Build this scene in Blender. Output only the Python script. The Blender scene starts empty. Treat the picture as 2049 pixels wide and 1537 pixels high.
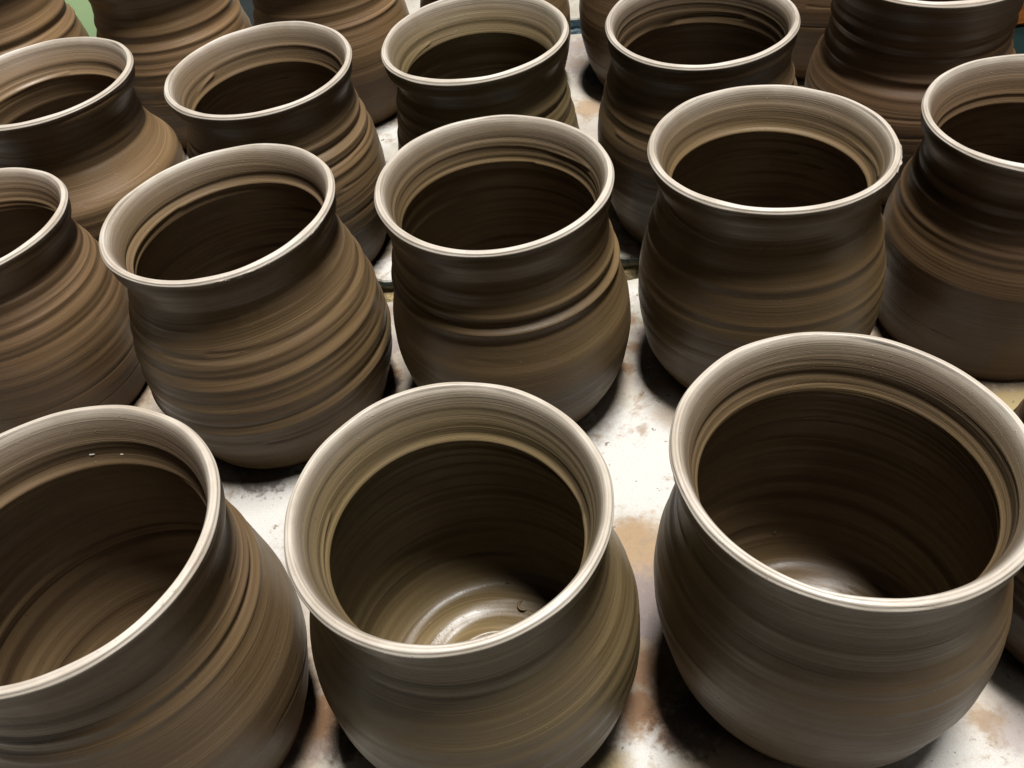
import bpy, math, random
import numpy as np

# ---------------------------------------------------------------- camera, world, lamps
S = 0.25                      # metres per layout unit (camera stands one unit above the rims)
H = 0.535                     # rim height of an ordinary pot, layout units
scene = bpy.context.scene
col = scene.collection

PITCH, ROLL, FPX = math.radians(45.42), math.radians(-8.607), 1893.1
cam_d = bpy.data.cameras.new("camera")
cam = bpy.data.objects.new("camera", cam_d)
col.objects.link(cam)
cp, sp, cr, sr = math.cos(PITCH), math.sin(PITCH), math.cos(ROLL), math.sin(ROLL)
U0 = np.array([0, sp, cp]); R0 = np.array([1.0, 0, 0]); F0 = np.array([0, cp, -sp])
right, up = cr * R0 + sr * U0, -sr * R0 + cr * U0
from mathutils import Matrix
cam.matrix_world = Matrix([[right[0], up[0], -F0[0], 0],
                           [right[1], up[1], -F0[1], 0],
                           [right[2], up[2], -F0[2], (1 + H) * S],
                           [0, 0, 0, 1]])
cam_d.sensor_width = 36.0
cam_d.lens = 36.0 * FPX / 2049.0
cam_d.clip_start = 0.01
cam_d.clip_end = 50
cam_d.dof.use_dof = False
cam_d.dof.focus_distance = 1.95 * S
cam_d.dof.aperture_fstop = 11.0
scene.camera = cam

world = bpy.data.worlds.new("World")
scene.world = world
world.use_nodes = True
world.node_tree.nodes["Background"].inputs[0].default_value = (0.95, 0.97, 1.0, 1)
world.node_tree.nodes["Background"].inputs[1].default_value = 0.004

scene.view_settings.view_transform = 'Standard'
scene.view_settings.look = 'None'
scene.view_settings.exposure = 0.0
scene.view_settings.gamma = 1.0
scene.render.engine = 'CYCLES'
scene.cycles.use_denoising = True
scene.cycles.max_bounces = 8


def area(name, loc, target, sx, sy, power, color):
    d = bpy.data.lights.new(name, 'AREA')
    d.shape = 'RECTANGLE'; d.size = sx; d.size_y = sy
    d.energy = power; d.color = color
    o = bpy.data.objects.new(name, d)
    col.objects.link(o)
    o.location = loc
    from mathutils import Vector
    o.rotation_euler = (Vector(target) - Vector(loc)).to_track_quat('-Z', 'Y').to_euler()
    return o

area("ceiling_tube_lamp", (0.40, 0.48, 3.60), (0.10, 0.40, 0.0), 1.2, 0.36, 615, (1.0, 0.985, 0.965))
area("second_tube_lamp", (1.00, -0.75, 1.35), (-0.05, 0.45, 0.05), 0.9, 0.16, 5.5, (1.0, 0.95, 0.90))


# ---------------------------------------------------------------- node helpers
class NT:
    def __init__(self, name):
        self.m = bpy.data.materials.new(name)
        self.m.use_nodes = True
        self.t = self.m.node_tree
        self.n = self.t.nodes
        self.b = self.n["Principled BSDF"]

    def link(self, a, b): self.t.links.new(a, b)

    def put(self, sock, v):
        if isinstance(v, bpy.types.NodeSocket): self.link(v, sock)
        elif v is not None: sock.default_value = v

    def math(self, op, a, b=None, c=None, clamp=False):
        n = self.n.new("ShaderNodeMath"); n.operation = op; n.use_clamp = clamp
        self.put(n.inputs[0], a)
        if b is not None: self.put(n.inputs[1], b)
        if c is not None: self.put(n.inputs[2], c)
        return n.outputs[0]

    def xyz(self, v):
        n = self.n.new("ShaderNodeSeparateXYZ"); self.link(v, n.inputs[0]); return n.outputs

    def comb(self, x, y, z):
        n = self.n.new("ShaderNodeCombineXYZ")
        for i, q in enumerate((x, y, z)): self.put(n.inputs[i], q)
        return n.outputs[0]

    def noise(self, v, scale, detail=3, rough=0.5, dist=0.0):
        n = self.n.new("ShaderNodeTexNoise")
        self.link(v, n.inputs["Vector"])
        n.inputs["Scale"].default_value = scale; n.inputs["Detail"].default_value = detail
        n.inputs["Roughness"].default_value = rough; n.inputs["Distortion"].default_value = dist
        return n.outputs["Fac"]

    def ramp(self, f, a, b, lo=0.0, hi=1.0, smooth=True):
        n = self.n.new("ShaderNodeMapRange")
        if smooth: n.interpolation_type = 'SMOOTHSTEP'
        self.put(n.inputs[0], f); self.put(n.inputs[1], a); self.put(n.inputs[2], b)
        self.put(n.inputs[3], lo); self.put(n.inputs[4], hi)
        return n.outputs[0]

    def mix(self, f, a, b, mode='MIX'):
        n = self.n.new("ShaderNodeMix"); n.data_type = 'RGBA'; n.blend_type = mode
        self.put(n.inputs[0], f)
        for s, q in ((n.inputs[6], a), (n.inputs[7], b)):
            if isinstance(q, tuple): q = q if len(q) == 4 else q + (1,)
            self.put(s, q)
        return n.outputs[2]

    def bump(self, h, strength, distance, prev=None):
        n = self.n.new("ShaderNodeBump")
        n.inputs["Strength"].default_value = strength; n.inputs["Distance"].default_value = distance
        self.link(h, n.inputs["Height"])
        if prev is not None: self.link(prev, n.inputs["Normal"])
        return n.outputs[0]

    def objco(self):
        return self.n.new("ShaderNodeTexCoord").outputs["Object"]


def clay_material():
    t = NT("wet_thrown_clay")
    co = t.objco()
    x, y, z = t.xyz(co)
    info = t.n.new("ShaderNodeObjectInfo")
    off = t.math('MULTIPLY', info.outputs["Alpha"], 3.7)        # each pot its own streaks
    rad = t.math('SQRT', t.math('ADD', t.math('MULTIPLY', x, x), t.math('MULTIPLY', y, y)))
    zz = t.math('ADD', t.math('ADD', z, t.math('MULTIPLY', rad, 0.8)), off)
    wob = t.math('MULTIPLY', t.noise(co, 9, 1), 0.002)
    zz = t.math('ADD', zz, wob)
    def streak(sx, sz): return t.comb(t.math('MULTIPLY', x, sx), t.math('MULTIPLY', y, sx), t.math('MULTIPLY', zz, sz))
    broad = t.noise(streak(5, 95), 1, 2, 0.5)
    mid = t.noise(streak(6, 380), 1, 2, 0.55)
    fine = t.noise(streak(9, 1300), 1, 2, 0.6)
    blot = t.noise(co, 24, 4, 0.6)
    def attr(nm):
        n = t.n.new("ShaderNodeAttribute"); n.attribute_name = nm; return n.outputs["Fac"]
    dry_light, wet = attr("dry_and_light"), attr("wetness")
    matt = t.math('SUBTRACT', 1.0, wet, clamp=True)
    # colour: olive-brown clay, thin lines of paler slip, rim paled by drying and painted light
    f = t.math('ADD', t.math('MULTIPLY', broad, 0.30), t.math('ADD', t.math('MULTIPLY', mid, 0.40), t.math('MULTIPLY', fine, 0.30)))
    base = t.mix(t.ramp(f, 0.30, 0.72), (0.049, 0.0328, 0.0162), (0.086, 0.0605, 0.0325))
    base = t.mix(t.ramp(blot, 0.42, 0.72, 0, 0.45), base, (0.060, 0.039, 0.025))
    grit = t.noise(co, 750, 2)
    base = t.mix(t.ramp(grit, 0.70, 0.78, 0, 0.35), base, (0.16, 0.12, 0.08))
    base = t.mix(t.ramp(t.noise(co, 430, 2), 0.71, 0.77, 0, 0.6), base, (0.03, 0.022, 0.015))
    line = t.noise(streak(5, 2200), 1, 1)
    base = t.mix(t.ramp(line, 0.62, 0.74, 0, 0.35), base, (0.155, 0.115, 0.072))
    pale_mix = t.math('MULTIPLY', dry_light, t.ramp(t.noise(streak(18, 700), 1, 3, 0.6), 0.25, 0.75, 0.72, 1.12), clamp=True)
    pale_mix = t.math('MULTIPLY', pale_mix, t.ramp(t.noise(co, 38, 4, 0.6), 0.3, 0.7, 0.72, 1.08), clamp=True)
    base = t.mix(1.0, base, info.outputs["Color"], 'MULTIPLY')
    base = t.mix(pale_mix, base, (0.238, 0.214, 0.182))
    t.link(base, t.b.inputs["Base Color"])
    r = t.math('ADD', t.ramp(mid, 0.3, 0.7, 0.35, 0.47), t.ramp(blot, 0.3, 0.7, -0.05, 0.12))
    r = t.math('SUBTRACT', r, t.math('MULTIPLY', wet, 0.06))
    t.link(r, t.b.inputs["Roughness"])
    sp = t.math('SUBTRACT', 0.24, t.math('MULTIPLY', wet, 0.04))
    t.link(sp, t.b.inputs["Specular IOR Level"])
    def bumpv(h, k, dist, prev=None):
        n = t.bump(h, 0.5, dist, prev)
        t.link(t.math('MULTIPLY', t.math('ADD', t.math('MULTIPLY', matt, 0.85), 0.15), k), n.node.inputs["Strength"])
        return n
    b = bumpv(broad, 0.15, 0.0014)
    b = bumpv(mid, 0.22, 0.0005, b)
    b = bumpv(fine, 0.55, 0.0002, b)
    b = bumpv(line, 0.5, 0.00014, b)
    b = t.bump(t.noise(co, 600, 3, 0.6), 0.30, 0.00022, b)
    b = t.bump(t.ramp(grit, 0.66, 0.80), 0.5, 0.00025, b)
    lump = t.bump(t.noise(streak(60, 160), 1, 3, 0.6), 0.5, 0.0012, b)
    t.link(t.math('MULTIPLY', wet, 0.10), lump.node.inputs["Strength"])
    b = lump
    t.link(b, t.b.inputs["Normal"])
    return t.m

CLAY = clay_material()


def shelf_material(name, blobs, feet=()):
    """pale kiln shelf with rust, slip and water stains plus painted shade; blobs: (x, y, radius, colour, strength, softness)"""
    t = NT(name)
    co = t.objco()
    x, y, z = t.xyz(co)
    n1 = t.noise(co, 22, 4, 0.6); n2 = t.noise(co, 75, 4, 0.65); n3 = t.noise(co, 260, 3, 0.6); n4 = t.noise(co, 9, 3)
    c = t.mix(t.ramp(n1, 0.35, 0.7), (0.200, 0.188, 0.162), (0.140, 0.124, 0.100))
    c = t.mix(t.ramp(n4, 0.5, 0.72, 0, 0.55), c, (0.145, 0.118, 0.10))
    c = t.mix(t.ramp(n2, 0.60, 0.75, 0, 0.45), c, (0.12, 0.082, 0.045))
    wob = t.math('ADD', t.math('MULTIPLY', t.math('SUBTRACT', n2, 0.5), 1.6), t.math('MULTIPLY', t.math('SUBTRACT', n3, 0.5), 1.6))
    wob2 = t.math('ADD', t.math('MULTIPLY', t.math('SUBTRACT', n2, 0.5), 0.022), t.math('MULTIPLY', t.math('SUBTRACT', n3, 0.5), 0.014))
    ring = None
    for fx, fy, frad in feet:                       # brown slip run-off round each foot, then a near-black inner ring
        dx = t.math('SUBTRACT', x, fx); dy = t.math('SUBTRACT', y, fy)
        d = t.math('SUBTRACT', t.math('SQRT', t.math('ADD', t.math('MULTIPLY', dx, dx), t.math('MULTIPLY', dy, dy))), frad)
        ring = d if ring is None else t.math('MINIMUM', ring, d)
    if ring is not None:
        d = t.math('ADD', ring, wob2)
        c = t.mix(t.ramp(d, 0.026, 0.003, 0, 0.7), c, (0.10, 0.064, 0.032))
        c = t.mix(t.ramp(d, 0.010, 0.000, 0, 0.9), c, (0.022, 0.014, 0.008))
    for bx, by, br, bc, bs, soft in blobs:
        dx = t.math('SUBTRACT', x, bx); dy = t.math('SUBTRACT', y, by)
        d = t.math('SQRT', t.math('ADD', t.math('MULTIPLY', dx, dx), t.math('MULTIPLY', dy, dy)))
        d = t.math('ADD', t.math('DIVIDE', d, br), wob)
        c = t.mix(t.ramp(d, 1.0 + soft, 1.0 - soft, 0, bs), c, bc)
    c = t.mix(t.ramp(t.noise(co, 150, 3, 0.7), 0.655, 0.69, 0, 0.8), c, (0.05, 0.036, 0.024))
    pits = t.ramp(n3, 0.64, 0.69, 0, 0.8)
    pits = t.math('MULTIPLY', pits, t.ramp(n1, 0.4, 0.6))
    c = t.mix(pits, c, (0.12, 0.085, 0.06))
    t.link(c, t.b.inputs["Base Color"])
    grime = t.noise(co, 34, 6, 0.72, 0.4)
    c = t.mix(t.ramp(grime, 0.52, 0.64, 0, 0.75), c, (0.115, 0.080, 0.050))
    c = t.mix(t.ramp(grime, 0.66, 0.74, 0, 0.8), c, (0.045, 0.026, 0.013))
    crumb = t.noise(co, 620, 3, 0.65)
    c = t.mix(t.ramp(t.noise(co, 1500, 2), 0.3, 0.7, 0.0, 0.25), c, (0.12, 0.10, 0.08))
    c = t.mix(t.ramp(crumb, 0.66, 0.73, 0, 0.55), c, (0.07, 0.05, 0.035))
    t.link(c, t.b.inputs["Base Color"])
    t.b.inputs["Roughness"].default_value = 0.85
    t.b.inputs["Specular IOR Level"].default_value = 0.2
    b = t.bump(n2, 0.6, 0.0014)
    b = t.bump(n3, 0.8, 0.0008, b)
    b = t.bump(crumb, 0.6, 0.0004, b)
    t.link(b, t.b.inputs["Normal"])
    return t.m


def edge_material():
    t = NT("broken_shelf_edge")
    co = t.objco()
    x, y, z = t.xyz(co)
    n1 = t.noise(co, 120, 5, 0.7); n2 = t.noise(co, 420, 4, 0.7)
    lower = t.ramp(t.math('ADD', z, t.math('MULTIPLY', t.math('SUBTRACT', n1, 0.5), 0.006)), -0.0062, -0.0045)
    c = t.mix(lower, (0.23, 0.165, 0.072), (0.15, 0.145, 0.115))
    c = t.mix(t.ramp(n2, 0.5, 0.7), c, (0.06, 0.045, 0.028))
    c = t.mix(t.ramp(n1, 0.62, 0.72, 0, 0.6), c, (0.45, 0.38, 0.24))
    t.link(c, t.b.inputs["Base Color"])
    t.b.inputs["Roughness"].default_value = 0.85
    t.link(t.bump(n1, 0.9, 0.003, t.bump(n2, 0.8, 0.001)), t.b.inputs["Normal"])
    return t.m


def simple_material(name, c1, c2, scale, rough, stretch=(1, 1, 1), bump=0.0005, spec=0.3):
    t = NT(name)
    t.b.inputs["Specular IOR Level"].default_value = spec
    x, y, z = t.xyz(t.objco())
    v = t.comb(t.math('MULTIPLY', x, stretch[0]), t.math('MULTIPLY', y, stretch[1]), t.math('MULTIPLY', z, stretch[2]))
    n = t.noise(v, scale, 4, 0.6)
    t.link(t.mix(t.ramp(n, 0.3, 0.7), c1, c2), t.b.inputs["Base Color"])
    t.b.inputs["Roughness"].default_value = rough
    t.link(t.bump(n, 0.4, bump), t.b.inputs["Normal"])
    return t.m


# ---------------------------------------------------------------- mesh helpers
def link_mesh(name, verts, faces, mat, parent=None, normals=None, smooth=True):
    me = bpy.data.meshes.new(name)
    verts = np.asarray(verts, np.float32); faces = np.asarray(faces, np.int32)
    me.vertices.add(len(verts)); me.vertices.foreach_set("co", verts.ravel())
    k = faces.shape[1]
    me.loops.add(faces.size); me.loops.foreach_set("vertex_index", faces.ravel())
    me.polygons.add(len(faces)); me.polygons.foreach_set("loop_start", np.arange(len(faces), dtype=np.int32) * k)
    me.update(calc_edges=True)
    me.validate()
    if smooth:
        me.polygons.foreach_set("use_smooth", np.ones(len(me.polygons), bool))
    if normals is not None:
        me.normals_split_custom_set_from_vertices(np.asarray(normals, np.float32))
    me.materials.append(mat)
    o = bpy.data.objects.new(name, me)
    col.objects.link(o)
    if parent: o.parent = parent
    return o


def pchip(xk, yk, x):
    xk = np.asarray(xk, float); yk = np.asarray(yk, float)
    h = np.diff(xk); d = np.diff(yk) / h
    m = np.zeros(len(xk)); m[0] = d[0]; m[-1] = d[-1]
    for i in range(1, len(xk) - 1):
        if d[i - 1] * d[i] > 0:
            w1, w2 = 2 * h[i] + h[i - 1], h[i] + 2 * h[i - 1]
            m[i] = (w1 + w2) / (w1 / d[i - 1] + w2 / d[i])
    i = np.clip(np.searchsorted(xk, x) - 1, 0, len(h) - 1)
    s = (x - xk[i]) / h[i]
    return ((1 + 2 * s) * (1 - s) ** 2 * yk[i] + s * (1 - s) ** 2 * h[i] * m[i]
            + s * s * (3 - 2 * s) * yk[i + 1] + s * s * (s - 1) * h[i] * m[i + 1])


UK = np.array([0, .06, .15, .25, .35, .45, .55, .65, .75, .85, .93, 1.0])
MEAN = [1.0, .985, .91, .948, 1.01, 1.069, 1.096, 1.094, 1.057, 1.0, .93, .86]


def make_pot(label, cx, cy, r, dz, prof=None, ridges=(), rnd=0.5, seed=0, tint=(1, 1, 1), inner_ridges=(), seg=144,
             bits=(), burr=None, oval_ab=None, soft=0.85, ridge_range=(0.1, 0.95), wobble=0.006, lip=0.052, big=0.0, lip_pale=0.85):
    """one thrown pot: ridges = (height below rim as a share, amplitude, width) in shares of the radius / height"""
    rg = np.random.RandomState(seed)
    prof = MEAN if prof is None else prof
    hp = (H + dz)
    root = bpy.data.objects.new("clay_pot", None)
    root.empty_display_size = 0.03
    col.objects.link(root)
    root.location = (cx * S, cy * S, 0)
    root["label"] = label; root["category"] = "pot"; root["group"] = "unfired clay pots standing on the shelves"
    R_, HP = r * S, hp * S
    thick = 0.080
    # --- profile curve (radius share, height share, u used for relief, side) from the outer foot up, over the lip, down to the inner middle
    uo = np.concatenate([np.linspace(1.0, 0.93, 14), np.linspace(0.93, 0.04, 190)[1:]])
    ro = pchip(UK, prof, uo)
    foot = np.clip((uo - 0.955) / 0.045, 0, 1)
    ro = ro - 0.03 * foot ** 2
    a = np.clip((0.10 - uo) / 0.06, 0, 1)
    r_lipc = prof[0] - lip
    # lip: a rounded edge rolled outward, then one easy slope down into the flare
    ph = np.linspace(-0.75, 1.75, 22)
    lo = lip * 0.80
    rl = (prof[0] - lo) + lo * np.cos(ph)
    ul = (lo * R_ / HP) * (1.0 - np.sin(ph))
    sel = uo > ul[0] + 0.006
    uo, ro = uo[sel], ro[sel]
    # blend the wall into the lip's underside
    k = np.clip((ul[0] + 0.075 - uo) / 0.070, 0, 1); k = k * k * (3 - 2 * k)
    ro = ro * (1 - k) + (rl[0] - 0.003 - 0.012 * (1 - k)) * k
    ui = np.linspace(ul[-1] + 0.0025, 0.80, 170)
    nk = pchip(UK, prof, np.array([0.17]))[0] - thick
    top = rl[-1]
    xk = [ul[-1], 0.016, 0.045, 0.095, 0.17] + [q for q in np.linspace(0.22, 0.80, 10)]
    yk = [top, top - 0.026, top - 0.052, 0.45 * (top - 0.052) + 0.55 * nk, nk] + \
         [pchip(UK, prof, np.array([q]))[0] - thick - 0.02 * min(max((q - 0.5) / 0.4, 0), 1) for q in np.linspace(0.22, 0.80, 10)]
    ri = pchip(xk, yk, ui)
    # inner floor: a round corner, then the floor to the middle
    rc = ri[-1]; q = np.linspace(0, math.pi / 2, 28)[1:]
    cw = 0.30
    rcor = rc - cw * (1 - np.cos(q)); ucor = 0.80 + 0.14 * np.sin(q)
    rfl = np.linspace(rcor[-1], 0.0, 60)[1:]; ufl = np.full(len(rfl), ucor[-1])
    rr = np.concatenate([ro, rl, ri, rcor, rfl]); uu = np.concatenate([uo, ul, ui, ucor, ufl])
    no, nl, ni, nc, nf = len(ro), len(rl), len(ri), len(rcor), len(rfl)
    N = len(rr)
    th = np.linspace(0, 2 * math.pi, seg, endpoint=False)
    TH, = np.meshgrid(th, indexing='ij')
    rad = np.repeat(rr[:, None], seg, 1); hu = np.repeat(uu[:, None], seg, 1)
    # tangent normals of the profile for the relief
    X, Z = rr * R_, (1 - uu) * HP
    dX, dZ = np.gradient(X), np.gradient(Z)
    L = np.hypot(dX, dZ) + 1e-9
    nX, nZ = dZ / L, -dX / L
    rel = np.zeros((N, seg))
    side = np.concatenate([np.zeros(no), np.ones(nl) * 2, np.ones(ni), np.ones(nc + nf) * 3])
    # arc-length style coordinate: u on the walls, floor radius on the floor
    fade_o = np.clip((uu - 0.075) / 0.03, 0, 1)
    def ridge(mask, coord, pos, amp, w):
        phs, mod = rg.uniform(0, 6.28), rg.uniform(0.15, 0.6)
        tilt, tp = rg.uniform(0.001, 0.007), rg.uniform(0, 6.28)
        p = pos + tilt * np.cos(th - tp)[None, :]
        g = np.exp(-((coord[:, None] - p) / w) ** 2) * (1 - mod * 0.5 + mod * 0.5 * np.cos(th - phs)[None, :])
        rel[:] += (mask * 1.0)[:, None] * amp * g
    mo = (side == 0) * fade_o
    for (p, amp, w) in ridges: ridge(mo, uu, p, amp * soft, w)
    for _ in range(int(26)):
        p = rg.uniform(*ridge_range)
        ridge(mo, uu, p, rnd * rg.uniform(-0.008, 0.008), rg.uniform(0.006, 0.026))
    mi = ((side == 1) | (side == 3)) * np.clip((uu - 0.035) / 0.04, 0, 1)
    for (p, amp, w) in inner_ridges: ridge(mi * (side == 1), uu, p, amp, w)
    for _ in range(10):
        ridge(mi * (side == 1), uu, rg.uniform(0.05, 0.2), rg.uniform(-0.005, 0.006), rg.uniform(0.004, 0.011))
    ridge(mi * (side == 1), uu, rg.uniform(0.14, 0.19), 0.014, 0.010)
    for _ in range(26):
        ridge(mi * (side == 1), uu, rg.uniform(0.1, 0.8), rg.uniform(-0.009, 0.008), rg.uniform(0.006, 0.024))
    # spiral of finger marks (continuous round the pot)
    pit = rg.uniform(0.055, 0.085)
    env = np.exp(-((uu - rg.uniform(0.45, 0.65)) / 0.22) ** 2)
    rel += (mo * env)[:, None] * (0.0035 * rnd + big) * np.sin(2 * math.pi * uu[:, None] / pit - th[None, :])
    env = np.exp(-((uu - 0.5) / 0.25) ** 2)
    rel += (mi * (side == 1) * env)[:, None] * 0.007 * np.sin(2 * math.pi * uu[:, None] / (pit * 1.1) - th[None, :] + 1)
    fl = (side == 3) & (uu > 0.85)
    sp_ = np.clip(rr / 0.1, 0, 1)
    offc = np.hypot(rr[:, None] * np.cos(th)[None, :] - 0.06, rr[:, None] * np.sin(th)[None, :] + 0.05)
    rel += (fl * sp_)[:, None] * 0.0135 * np.sin(2 * math.pi * offc / (0.17 + 0.08 * offc) + th[None, :] + seed)
    rel += (fl * sp_)[:, None] * 0.0020 * (1 + np.cos(2 * th[None, :] + seed)) * np.sin(2 * math.pi * offc / 0.058 + th[None, :] + 2 * seed)
    edge_r = 0.34 + 0.03 * np.cos(th + seed)
    rel += (fl * 1.0)[:, None] * 0.010 * np.exp(-((rr[:, None] - edge_r[None, :]) / 0.022) ** 2)
    # smears and tool marks that start sharply and fade along the turn
    def mark(mask, pos, th0, amp, w, length):
        a_ = ((th - th0) % (2 * math.pi)) / length
        e_ = np.where(a_ < 1, np.clip(a_ / 0.04, 0, 1) * (1 - a_), 0)
        p = pos + 0.03 * a_ * (a_ < 1)
        rel[:] += (mask * 1.0)[:, None] * amp * e_[None, :] * np.exp(-((uu[:, None] - p[None, :]) / w) ** 2)
    for _ in range(7):
        mark(mi * (side == 1), rg.uniform(0.09, 0.45), rg.uniform(0, 6.28), rg.choice([-1, 1]) * rg.uniform(0.006, 0.014), rg.uniform(0.004, 0.010), rg.uniform(0.4, 1.6))
        mark(mo, rg.uniform(0.12, 0.8), rg.uniform(0, 6.28), rg.choice([-1, 1]) * rg.uniform(0.003, 0.009), rg.uniform(0.004, 0.010), rg.uniform(0.4, 1.8))
    # unevenness of the lip
    lipw = (side == 2)
    rel += (lipw * 1.0)[:, None] * 0.004 * (np.cos(2 * th + rg.uniform(0, 6)) + 0.6 * np.cos(3 * th + rg.uniform(0, 6)) + 0.5 * np.cos(7 * th + rg.uniform(0, 6)) + 0.35 * np.cos(13 * th + rg.uniform(0, 6)))[None, :]
    rel += (lipw * 1.0)[:, None] * 0.0022 * np.sin(ul_phase(N, no, nl) * 9)[:, None]
    if burr:
        t0, t1, amp = burr
        g = np.clip((th - t0) % (2 * math.pi) / 0.25, 0, 1) * ((th - t0) % (2 * math.pi) < (t1 - t0))
        jag = np.maximum(rg.normal(size=(N, seg)), 0) * (rg.rand(N, seg) < 0.35)
        low = np.concatenate([np.zeros(no), np.exp(-((np.linspace(-0.75, 1.75, nl) + 0.1) / 0.45) ** 2), np.zeros(N - no - nl)])
        rel += amp * jag * low[:, None] * g[None, :]
    rel *= R_
    RAD = rad * R_ + nX[:, None] * rel
    ZZ = (1 - hu) * HP + nZ[:, None] * rel
    oval = 1 + wobble * np.cos(2 * th + rg.uniform(0, 6.28)) + 0.4 * wobble * np.cos(3 * th + rg.uniform(0, 6.28))
    if oval_ab:
        oval = 1 + oval_ab[0] * np.cos(2 * th) + oval_ab[1] * np.sin(2 * th) + 0.002 * np.cos(3 * th + rg.uniform(0, 6.28))
    RAD = RAD * oval[None, :]
    up_ = np.clip(ZZ / HP, 0, 1)
    ZZ = ZZ + up_ * up_ * 0.0007 * (np.cos(th + rg.uniform(0, 6.28)) + 0.7 * np.cos(2 * th + rg.uniform(0, 6.28)))[None, :]
    ZZ = np.maximum(ZZ, 0.0008)
    RAD[-1, :] = 1e-6
    P = np.stack([RAD * np.cos(th), RAD * np.sin(th), ZZ], 2)
    dth = np.roll(P, -1, 1) - np.roll(P, 1, 1)
    dpr = np.gradient(P, axis=0)
    NR = np.cross(dth, dpr)
    NR /= np.linalg.norm(NR, axis=2, keepdims=True) + 1e-12
    NR[-1, :] = NR[-2].mean(0) / np.linalg.norm(NR[-2].mean(0))
    def strip(name, i0, i1, cap=False):
        n = i1 - i0 + 1
        vs = P[i0:i1 + 1].reshape(-1, 3); ns = NR[i0:i1 + 1].reshape(-1, 3)
        i, j = np.meshgrid(np.arange(n - 1), np.arange(seg), indexing='ij')
        j2 = (j + 1) % seg
        f = np.stack([i * seg + j, i * seg + j2, (i + 1) * seg + j2, (i + 1) * seg + j], -1).reshape(-1, 4)
        o = link_mesh(name, vs, f, CLAY, root, ns)
        for nm, arr in (("dry_and_light", dry_and_light), ("wetness", wetness)):
            at = o.data.attributes.new(nm, 'FLOAT', 'POINT')
            at.data.foreach_set("value", np.repeat(arr[i0:i1 + 1], seg).astype(np.float32))
        o.color = (tint[0], tint[1], tint[2], (seed * 0.137) % 1.0)
        return o
    # pale lip: drier clay plus lit brightness painted in, fading down the flare
    dry_and_light = np.zeros(N)
    dry_and_light[no:no + nl] = np.clip((ph + 0.45) / 0.6, 0, 1)
    dry_and_light[no + nl:no + nl + ni] = 0.95 * np.exp(-(np.clip(ui - 0.008, 0, 9) / 0.022) ** 0.7)
    dry_and_light *= lip_pale
    wetness = np.clip((uu - 0.80) / 0.10, 0, 1) * (side == 3)
    neck = int(np.argmin(np.abs(uo - 0.30)))
    strip("body", 0, neck)
    strip("neck", neck, no)
    strip("rim", no, no + nl + 5)
    strip("inner_wall", no + nl + 5, no + nl + ni + 8)
    strip("inner_floor", no + nl + ni + 8, N - 1)
    for (px, py, kind, size) in bits:
        d = F0 + right * ((px - 1024.5) / FPX) + up * (-(py - 768.5) / FPX); d /= np.linalg.norm(d)
        o = np.array([0, 0, (1 + H) * S]) - np.array([cx * S, cy * S, 0])
        Q = P[no + nl:].reshape(-1, 3); Nn = NR[no + nl:].reshape(-1, 3)
        v = Q - o; t_ = v @ d
        dist = np.linalg.norm(v - t_[:, None] * d, axis=1)
        dist[(Nn @ d) * np.sign((Nn[0] @ np.array([0, 0, 1.0])) or 1) > 0] += 9
        i = int(np.argmin(dist))
        clay_bit(kind, Q[i], Nn[i] if Nn[i] @ d < 0 else -Nn[i], size, root, seed)
    return root


FLECK = simple_material("dried_clay_fleck", (0.26, 0.24, 0.20), (0.34, 0.31, 0.27), 900, 0.8)
def clay_bit(kind, p, n, size, root, seed):
    """a crumb, bead or curl of clay stuck to the inside of a pot"""
    rg = np.random.RandomState(seed + int(abs(p[0]) * 1e5))
    n = n / np.linalg.norm(n)
    a = np.cross(n, [0, 0, 1.0]); a = a / (np.linalg.norm(a) + 1e-9) if np.linalg.norm(a) > 1e-3 else np.array([1.0, 0, 0])
    b = np.cross(n, a)
    if kind == "curl":
        ns, nr = 26, 8
        V = []
        for i in range(ns):
            u = i / (ns - 1); an = -1.2 + 3.6 * u
            c = np.array([math.cos(an), math.sin(an), 0.25 + 0.25 * u]) * size
            out = np.array([math.cos(an), math.sin(an), 0])
            w = size * 0.30 * math.sin(math.pi * min(max(u, 0.03), 0.97)) ** 0.6
            for j in range(nr):
                q = 2 * math.pi * j / nr
                V.append(c + out * w * math.cos(q) + np.array([0, 0, 1]) * w * 0.8 * math.sin(q))
        F = [[i * nr + j, i * nr + (j + 1) % nr, (i + 1) * nr + (j + 1) % nr, (i + 1) * nr + j] for i in range(ns - 1) for j in range(nr)]
        name, mat = "clay_curl", CLAY
    else:
        ns, nr = 9, 12
        sx, sy, sz = ((1, 1, .8) if kind == "bead" else (1.5, .6, .35))
        V = []
        for i in range(ns):
            f_ = math.pi * (0.02 + 0.96 * i / (ns - 1))
            for j in range(nr):
                q = 2 * math.pi * j / nr; k = 1 + 0.12 * math.sin(3 * q + seed) + rg.uniform(-.05, .05)
                V.append(np.array([math.sin(f_) * math.cos(q) * sx * k, math.sin(f_) * math.sin(q) * sy * k, math.cos(f_) * sz]) * size)
        F = [[i * nr + j, i * nr + (j + 1) % nr, (i + 1) * nr + (j + 1) % nr, (i + 1) * nr + j] for i in range(ns - 1) for j in range(nr)]
        name, mat = ("clay_bead", CLAY) if kind == "bead" else ("clay_fleck", FLECK)
    V = np.array(V)
    W = p + V[:, :1] * a + V[:, 1:2] * b + V[:, 2:] * n
    o = link_mesh(name, W, np.array(F), mat, root)
    o.color = (1.1, 1.05, 1.0, 0.3)


def ul_phase(N, no, nl):
    a = np.zeros(N); a[no:no + nl] = np.linspace(-0.75, 1.75, nl); return a


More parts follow.
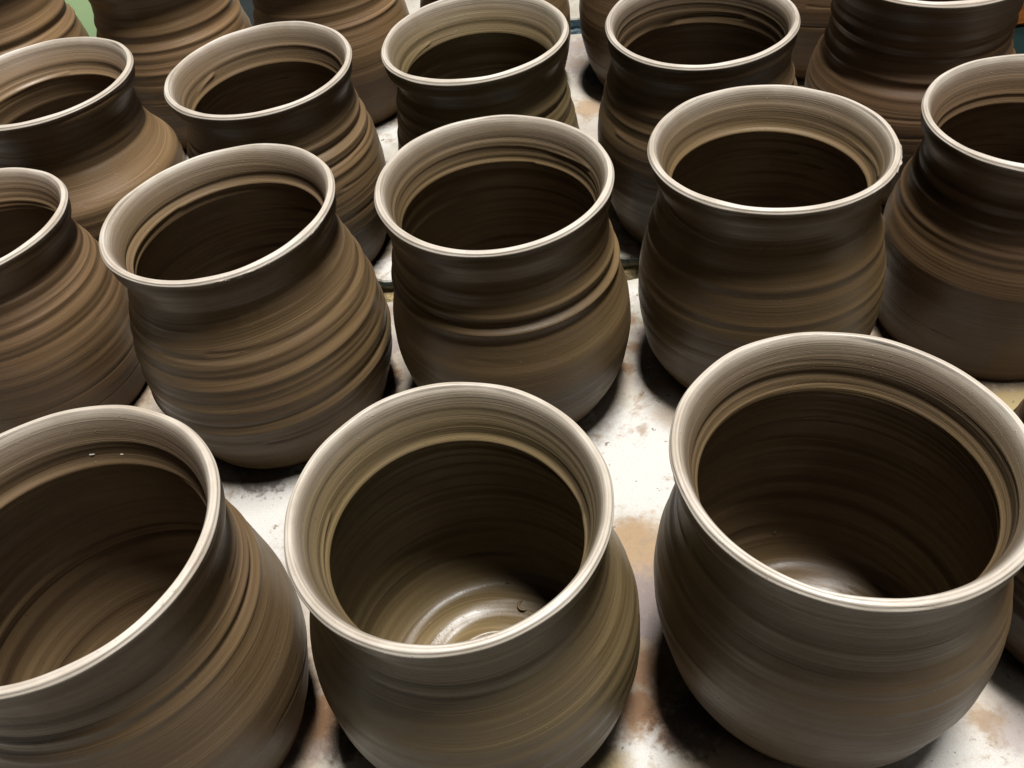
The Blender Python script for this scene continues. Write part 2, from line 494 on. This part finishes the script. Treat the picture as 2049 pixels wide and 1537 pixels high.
# ---------------------------------------------------------------- the setting
SK = -0.088                                   # the shelves lie a little skewed to the camera
def slab(name, label, x0, x1, y0, y1, th, mat, edge, seed, chip=0.0016, lean=0.0):
    """a kiln shelf: top sheet with a worn, chipped border and rough thick edges; y at x = 0, skewed by SK; layout units in x, y"""
    rg = np.random.RandomState(seed)
    root = bpy.data.objects.new(name, None); col.objects.link(root)
    root["label"] = label; root["category"] = "kiln shelf"
    root.location = (0, 0, 0)
    nx = 260
    # border loop: dense along x edges
    xs = np.linspace(x0, x1, nx)
    def rough(n, a):
        w = rg.normal(size=n); w = np.convolve(w, np.ones(3) / 3, 'same') + 2.0 * np.convolve(rg.normal(size=n), np.ones(9) / 9, 'same')
        return a * w
    fr = np.stack([xs, y0 + SK * xs], 1) * S; fr[:, 1] += rough(nx, chip)
    bk = np.stack([xs[::-1], y1 + SK * xs[::-1]], 1) * S; bk[:, 1] += rough(nx, chip * 0.5)
    ny = 120
    ys = np.linspace(0, 1, ny)[1:-1]
    rt = fr[-1] + (bk[0] - fr[-1]) * ys[:, None]; lf = bk[-1] + (fr[0] - bk[-1]) * ys[:, None]
    loop = np.concatenate([fr, rt, bk, lf])
    n = len(loop)
    cen = loop.mean(0)
    d = cen - loop; d /= np.linalg.norm(d, axis=1)[:, None]
    # inward normals
    inn = np.concatenate([np.tile([0, 1.0], (nx, 1)), np.tile([-1.0, 0], (len(ys), 1)), np.tile([0, -1.0], (nx, 1)), np.tile([1.0, 0], (len(ys), 1))])
    rings = [(0.0025, 0.0, 0), (0.0008, -0.0006, 0), (0.0, -0.0018, 0)]
    V = []
    for off, z, _ in rings:
        p = loop + inn * off
        V.append(np.column_stack([p, np.full(n, z)]))
    top = np.concatenate(V)
    F = []
    for k in range(2):
        i = np.arange(n); j = (i + 1) % n
        F.append(np.stack([k * n + i, (k + 1) * n + i, (k + 1) * n + j, k * n + j], 1))
    # flat sheet inside the border, as a fan of strips between front and back rows
    me_v = top.tolist(); me_f = [tuple(q) for q in np.concatenate(F).tolist()]
    me_f.append(tuple(range(n)))
    me = bpy.data.meshes.new("top_face")
    me.from_pydata(me_v, [], me_f); me.update()
    me.materials.append(mat)
    o = bpy.data.objects.new("top_face", me); col.objects.link(o); o.parent = root
    # rough side
    m = 14
    zs = np.linspace(-0.0018, -th, m)
    E = []
    for k, z in enumerate(zs):
        a = 0.0 if k == 0 else 1.0
        out = lean * (np.arange(n) < nx) * max(0.0, (k / m - 0.36) / 0.64) ** 0.8        # outward lean below, shaped to catch the overhead light
        p = loop + inn * (a * (0.0004 + np.abs(rough(n, 0.0008)) + (0.0016 if 0.28 < k / m < 0.4 else 0) - out))[:, None]
        E.append(np.column_stack([p, np.full(n, z)]))
    vs = np.concatenate(E); F = []
    for k in range(m - 1):
        i = np.arange(n); j = (i + 1) % n
        F.append(np.stack([k * n + i, (k + 1) * n + i, (k + 1) * n + j, k * n + j], 1))
    link_mesh("broken_edge", vs, np.concatenate(F), edge, root, None, False)
    return root


def T(px, py, z=0.0):
    """where a sight line through a picture point meets the shelf top (used to place stains and painted shade)"""
    xx, yy = (px - 1024.5) / FPX, -(py - 768.5) / FPX
    d = F0 + right * xx + up * yy
    t = ((1 + H) - z) / -d[2]
    return d[0] * t * S, d[1] * t * S


RUST, TAN, GREY, DARK, OCHRE = (0.082, 0.038, 0.013), (0.140, 0.092, 0.048), (0.098, 0.077, 0.074), (0.016, 0.010, 0.006), (0.145, 0.105, 0.036)  # DARK: stained fringe and pot shadow painted together at the feet
WHITE = (0.24, 0.233, 0.217)
def B(px, py, r, c, s, soft=0.5): return (*T(px, py), r * S, c, s, soft)
front_blobs = [
    B(1290, 930, 0.16, WHITE, 1.0, 0.5), B(1290, 1480, 0.06, WHITE, .9), B(1850, 1480, 0.2, WHITE, .9, .6), B(530, 1020, 0.12, WHITE, .9),
    B(765, 655, 0.02, WHITE, .8), B(1262, 590, 0.03, WHITE, .8),
    B(1290, 1130, 0.075, TAN, .8, .8), B(1275, 1300, .05, (.11, .07, .04), .8, .8), B(1285, 1400, .05, (.10, .06, .032), .8, .8), B(655, 1430, .05, (.10, .06, .03), .8, .8),
    B(1480, 1530, .08, (.12, .08, .045), .7, .8), B(1760, 1525, .05, (.12, .09, .05), .6, .8), B(1960, 1400, .06, (.15, .12, .09), .6, .8),
    B(1280, 1085, 0.055, TAN, .85), B(1255, 1060, 0.03, TAN, .8),
    B(1292, 1200, 0.06, GREY, .9, .6), B(1292, 1250, 0.03, GREY, .9),
    B(1280, 1340, 0.035, RUST, .8), B(1268, 1420, 0.035, RUST, .9), B(1310, 1425, 0.02, RUST, .8), B(1340, 1465, .03, RUST, .8),
    B(1262, 640, 0.016, RUST, .8), B(1268, 695, 0.02, RUST, .75), B(1250, 735, 0.022, RUST, .85), B(1285, 668, .02, GREY, .7),
    B(785, 690, 0.03, GREY, .8), B(780, 745, 0.022, RUST, .9), B(790, 765, 0.014, DARK, .9), B(778, 622, .02, GREY, .7),
    B(650, 1420, 0.03, RUST, .9), B(655, 1460, 0.035, RUST, .9), B(690, 1480, 0.035, DARK, .9), B(640, 1500, .02, GREY, .5),
    B(530, 940, 0.06, DARK, .8, .3),
    B(2040, 815, 0.05, OCHRE, .8), B(1215, 1530, 0.035, OCHRE, .7), B(1190, 1500, .03, DARK, .8), B(1380, 1450, .05, DARK, .8, .4),
    B(1965, 1440, 0.02, TAN, .6), B(2030, 1460, .04, GREY, .6), B(1325, 760, .05, GREY, .5), B(1340, 830, .035, TAN, .5),
]
rear_blobs = [
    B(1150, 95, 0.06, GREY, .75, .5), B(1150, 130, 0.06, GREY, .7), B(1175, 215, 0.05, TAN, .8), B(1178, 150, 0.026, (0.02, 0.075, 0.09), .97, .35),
    B(1192, 165, 0.02, (0.015, 0.06, 0.08), .97, .35),  # both teal patches: the back pot's tinted shadow, painted in
    B(780, 270, 0.06, WHITE, .9), B(1255, 490, 0.012, RUST, .8), B(757, 552, 0.014, OCHRE, .8), B(1240, 485, .015, GREY, .7), B(790, 540, .05, WHITE, .9),
]
EDGE = edge_material()
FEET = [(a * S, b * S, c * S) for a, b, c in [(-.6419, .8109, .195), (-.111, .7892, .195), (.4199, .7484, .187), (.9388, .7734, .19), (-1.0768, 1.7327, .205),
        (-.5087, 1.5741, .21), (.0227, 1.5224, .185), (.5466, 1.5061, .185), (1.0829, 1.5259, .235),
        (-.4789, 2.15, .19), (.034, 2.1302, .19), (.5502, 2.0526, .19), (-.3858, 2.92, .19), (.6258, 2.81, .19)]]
slab("kiln_shelf", "stained white kiln shelf in front, under the three nearest rows of pots", -2.6, 2.2, -0.3, 1.845, 0.024,
     shelf_material("stained_shelf_front", front_blobs, FEET[:9]), EDGE, 3)
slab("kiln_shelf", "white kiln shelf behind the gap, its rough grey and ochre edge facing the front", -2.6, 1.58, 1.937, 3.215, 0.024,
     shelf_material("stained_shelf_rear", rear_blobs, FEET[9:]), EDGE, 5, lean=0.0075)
slab("kiln_shelf", "clean white kiln shelf farthest back, only a strip of it seen between pots", -0.62, 1.45, 3.333, 5.0, 0.024,
     shelf_material("stained_shelf_far", []), simple_material("blue_grey_shelf_edge", (0.10, 0.15, 0.17), (0.16, 0.21, 0.23), 60, 0.8), 7, chip=0.0006)

# painted workbench under the shelves
def box(name, x0, x1, y0, y1, z0, z1, mat, bevel=0.002, parent=None):
    import bmesh
    bm = bmesh.new()
    bmesh.ops.create_cube(bm, size=1)
    for v in bm.verts:
        v.co = ((x0 + x1) / 2 + v.co.x * (x1 - x0), (y0 + y1) / 2 + v.co.y * (y1 - y0), (z0 + z1) / 2 + v.co.z * (z1 - z0))
    bmesh.ops.bevel(bm, geom=bm.edges[:], offset=bevel, segments=2, affect='EDGES')
    me = bpy.data.meshes.new(name); bm.to_mesh(me); bm.free()
    me.materials.append(mat)
    o = bpy.data.objects.new(name, me); col.objects.link(o)
    if parent: o.parent = parent
    return o

TEAL = simple_material("teal_bench_paint", (0.10, 0.145, 0.165), (0.14, 0.185, 0.205), 30, 0.5)
bench = box("workbench", -0.70, 0.396, -0.25, 0.868, -0.06, -0.0245, TEAL)
bench["label"] = "blue-green painted bench top in the gap behind the rear kiln shelf"; bench["category"] = "bench"
bench2 = box("workbench", -0.16, 0.40, 0.872, 1.35, -0.06, -0.0245, TEAL)
bench2["label"] = "bench under the clean farthest shelf, its front edge just behind the gap"; bench2["category"] = "bench"

fl = box("floor", -3, 3, -2, 4, -0.86, -0.80, simple_material("dark_floor", (0.012, 0.016, 0.016), (0.02, 0.024, 0.024), 6, 0.8))
fl["kind"] = "structure"

board = box("green_board", -0.62, -0.262, 0.925, 0.945, -0.80, 0.35,
            simple_material("pale_green_paint", (0.44, 0.60, 0.30), (0.47, 0.63, 0.33), 12, 0.6), 0.003)
board["label"] = "flat pale green board behind the pots in the top left corner"; board["category"] = "board"

cab = box("cabinet", 0.400, 0.75, 0.50, 0.80, -0.80, -0.012,
          simple_material("dark_green_cabinet_paint", (0.0015, 0.0042, 0.004), (0.0025, 0.0065, 0.006), 25, 0.8, spec=0.03), 0.004)
cab["label"] = "very dark green cabinet top beside the shelves at the right edge"; cab["category"] = "cabinet"
plank = box("wooden_board", 0.43, 0.74, 0.71, 0.735, -0.0115, 0.16,
            simple_material("orange_wood", (0.26, 0.075, 0.014), (0.38, 0.125, 0.026), 18, 0.55, (1, 1, 12)), 0.003)
plank["label"] = "orange-brown wooden board standing on the dark cabinet in the top right corner"; plank["category"] = "board"

# ---------------------------------------------------------------- the pots
RED, OLIVE, DARKC, MIDC = (1.2, 1.06, 1.0), (1.04, 1.06, 0.92), (0.85, 0.76, 0.72), (1.08, 1.0, 0.93)
PR = dict(
    A=[1.0, .99, .917, .954, 1.005, 1.048, 1.08, 1.078, 1.032, .975, .906, .857],
    B=[1.012, .992, .915, .965, 1.047, 1.118, 1.15, 1.15, 1.115, 1.055, .976, .895],
    C=[1.0, .99, .918, .952, 1.011, 1.063, 1.088, 1.077, 1.033, .973, .897, .822],
    D=[1.0, .988, .923, .976, 1.054, 1.113, 1.145, 1.16, 1.14, 1.085, 1.019, .965],
    E=[1.0, .99, .926, .956, .999, 1.051, 1.101, 1.113, 1.083, 1.016, .924, .834],
    F=[.999, .979, .899, .935, 1.0, 1.048, 1.086, 1.092, 1.068, 1.03, .945, .83],
    H=[.995, .979, .905, .952, 1.029, 1.071, 1.10, 1.10, 1.09, 1.06, 1.02, .97],
    I=[1.007, .979, .887, .895, .985, 1.125, 1.135, 1.102, 1.054, 1.0, .94, .88],
    K=[1.0, .985, .885, .935, .975, 1.02, 1.055, 1.069, 1.047, 1.0, .94, .88],
    L=[.975, .97, .925, .975, 1.035, 1.09, 1.105, 1.098, 1.056, 1.0, .94, .88],
    M=[1.0, .965, .925, .912, .945, 1.05, 1.095, 1.10, 1.07, 1.0, .94, .88],
)
neck3 = [(.20, .010, .010), (.235, -.016, .012), (.27, .014, .010), (.30, -.014, .012), (.335, .014, .011)]
# front row
make_pot("pot at the front left corner, with two white flecks on its inner wall", -.6461, .8098, .2344, .0346, PR['A'],
         [(.20, .006, .012), (.235, -.010, .01), (.265, .012, .009), (.29, -.010, .009), (.325, .010, .011)], .15, 11, MIDC, seg=192,
         bits=[(183, 910, 'fleck', .0008), (246, 908, 'fleck', .0005)], oval_ab=(.0107, .0047))
make_pot("front pot in the middle of the front row with a shiny wet floor showing inside", -.111, .793, .2231, -.007, PR['B'],
         [(.22, .006, .02), (.30, -.006, .02)], .55, 12, OLIVE, [(.17, .012, .012), (.2, -.01, .01), (.225, .012, .008)], seg=192, bits=[(1050, 1213, 'curl', .0024), (1012, 1165, 'bead', .0008)])
make_pot("large pot at the front right with a nearly black inside and rippled floor", .4211, .7516, .2301, .022, PR['C'],
         [(.30, -.008, .02), (.36, .008, .015), (.40, -.007, .012), (.44, .01, .012), (.80, -.012, .010), (.83, .008, .012)], .4, 13, (1.0, .94, .82),
         [(.17, .014, .008), (.2, -.01, .01)], seg=192, bits=[(1549, 1066, 'bead', .0011)], oval_ab=(-.0024, -.027))
make_pot("dark pot mostly cut off at the bottom right edge behind the large front pot", .9388, .7734, .2252, 0, None, neck3, .5, 14, DARKC)
# second row
make_pot("pot at the left edge in the second row, only its right half in the picture", -1.0768, 1.7327, .2139, -.0437, PR['H'],
         [(.2, .008, .01), (.235, -.01, .01), (.265, .012, .008), (.30, .014, .01), (.335, -.012, .012), (.37, .012, .012), (.42, -.008, .012), (.72, -.01, .006), (.82, -.01, .005)],
         .35, 21, RED)
make_pot("heavily ridged pot left of centre with rings down its whole belly", -.5087, 1.5741, .225, .0012, PR['D'],
         [(.30, .010, .012), (.335, -.016, .012), (.37, .014, .014), (.42, -.012, .014), (.47, .016, .016), (.52, -.010, .012), (.57, .012, .016), (.635, -.026, .013),
          (.675, .022, .013), (.73, -.008, .012), (.78, .008, .012)], .5, 22, (1.14, 1.06, .97), seg=192, big=.001, burr=(4.6, 5.9, .005), oval_ab=(.0079, .0221), soft=.68)
make_pot("pot at the centre with a smooth belly below three sharp rings at its neck", .0227, 1.5224, .2269, .01, PR['E'],
         [(.20, .012, .016), (.245, -.018, .014), (.285, .022, .010), (.318, -.022, .011), (.352, .032, .010), (.385, -.008, .012)], .12, 23, (1.04, .98, .84), seg=192, oval_ab=(-.0077, -.0018), soft=1.0)
make_pot("pot right of centre with soft shallow bands and a chipped pale rim", .5466, 1.5061, .2256, .0041, PR['F'],
         [(.22, .008, .02), (.28, -.010, .02), (.335, .012, .014), (.37, -.008, .02), (.47, .008, .014)], .45, 24, (1.0, .93, .78),
         [(.16, .014, .009), (.2, .01, .012)], seg=192, burr=(5.15, 6.5, .011), oval_ab=(.0135, -.0098))
make_pot("dark pot at the right edge in the second row, rim cut by the picture edge", 1.0829, 1.5259, .2187, -.0254, [1, .984, .907, .943, 1.005, 1.073, 1.118, 1.119, 1.105, 1.09, 1.085, 1.08],
         [(.20, .012, .012), (.235, -.028, .012), (.275, .016, .012), (.33, -.014, .014), (.375, .018, .012), (.43, -.008, .012)], .3, 25, (.95, .82, .74))
# third row
make_pot("pot at the upper left with a shiny sloping shoulder under a deep neck", -1.0216, 2.2387, .226, .006, PR['I'],
         [(.17, .006, .016), (.23, .008, .014), (.285, -.018, .014), (.36, .006, .02)], .35, 31, (1.28, 1.16, 1.08))
make_pot("upper left-centre pot with two deep grooves under its dark collar", -.4789, 2.15, .2241, -.0024,
         [1.0, .972, .915, .949, 1.021, 1.067, 1.084, 1.083, 1.05, 1.0, .94, .88],
         [(.24, .016, .012), (.275, -.024, .010), (.31, .020, .012), (.345, -.022, .009), (.385, .014, .012), (.62, -.008, .008), (.70, .008, .01)], .4, 32, (1.12, 1.03, .95), oval_ab=(-.0077, .0017))
make_pot("pot at the top centre, rim touching the top edge, wide folds at its neck", .034, 2.1302, .2262, .0066, PR['K'],
         [(.19, .012, .02), (.245, .018, .014), (.28, -.022, .010), (.32, .012, .016), (.37, -.010, .012), (.41, .010, .012)], .5, 33, OLIVE, oval_ab=(-.0215, .0158))
make_pot("pot right of top centre with a narrow pale rim and dark neck", .5502, 2.0526, .2244, -.0015, PR['L'],
         [(.20, -.008, .014), (.25, .014, .012), (.285, -.016, .012), (.32, .014, .012), (.36, -.010, .012)], .35, 34, (.9, .83, .76))
make_pot("tall pot in the top right corner with a stepped neck above a wide shoulder", 1.11, 2.125, .2281, .02, PR['M'],
         [(.15, .008, .012), (.185, -.014, .010), (.215, .020, .009), (.25, -.024, .012), (.282, .014, .010), (.315, -.018, .012), (.345, .018, .010), (.375, -.016, .012), (.41, .014, .012), (.50, -.01, .006), (.57, -.010, .006)], .25, 35, (1.25, 1.06, 1.0))
# back row
make_pot("pot cut off by the top left corner, two bright rings on its shoulder", -1.385, 2.91, .232, .10, None,
         [(.24, -.012, .014), (.29, .022, .013), (.325, -.022, .011), (.365, .024, .012)], .3, 41, (1.32, 1.16, 1.04))
make_pot("back row pot right of the green board, banded all the way down", -.8782, 2.9524, .2177, .0041, None,
         [(.22, -.014, .014), (.27, .016, .012), (.31, -.014, .014), (.35, .014, .012), (.42, -.014, .014), (.47, .016, .012), (.64, -.008, .006)], .6, 42, (1.28, 1.12, 1.0))
make_pot("back row pot with a smooth brown belly and two pale rings, left of top centre", -.3858, 2.9201, .2212, -.0011, None,
         [(.27, .018, .012), (.31, -.018, .012), (.35, .020, .012)], .25, 43, (1.28, 1.12, 1.0))
make_pot("back row pot almost hidden behind the top centre pot", .1178, 2.8662, .2118, -.006, None, neck3, .4, 44, (1.1, 1.0, .9))
make_pot("dark back row pot beside its painted teal shadow, behind the narrow-rimmed pot", .6258, 2.8097, .2294, -.0171, None, neck3[:3], .3, 45, (1.05, .92, .85))
make_pot("plain brown back row pot seen between the two top right pots", 1.13, 2.80, .2294, .0, None, [(.62, -.014, .008)], .2, 46, (1.2, 1.02, .93))
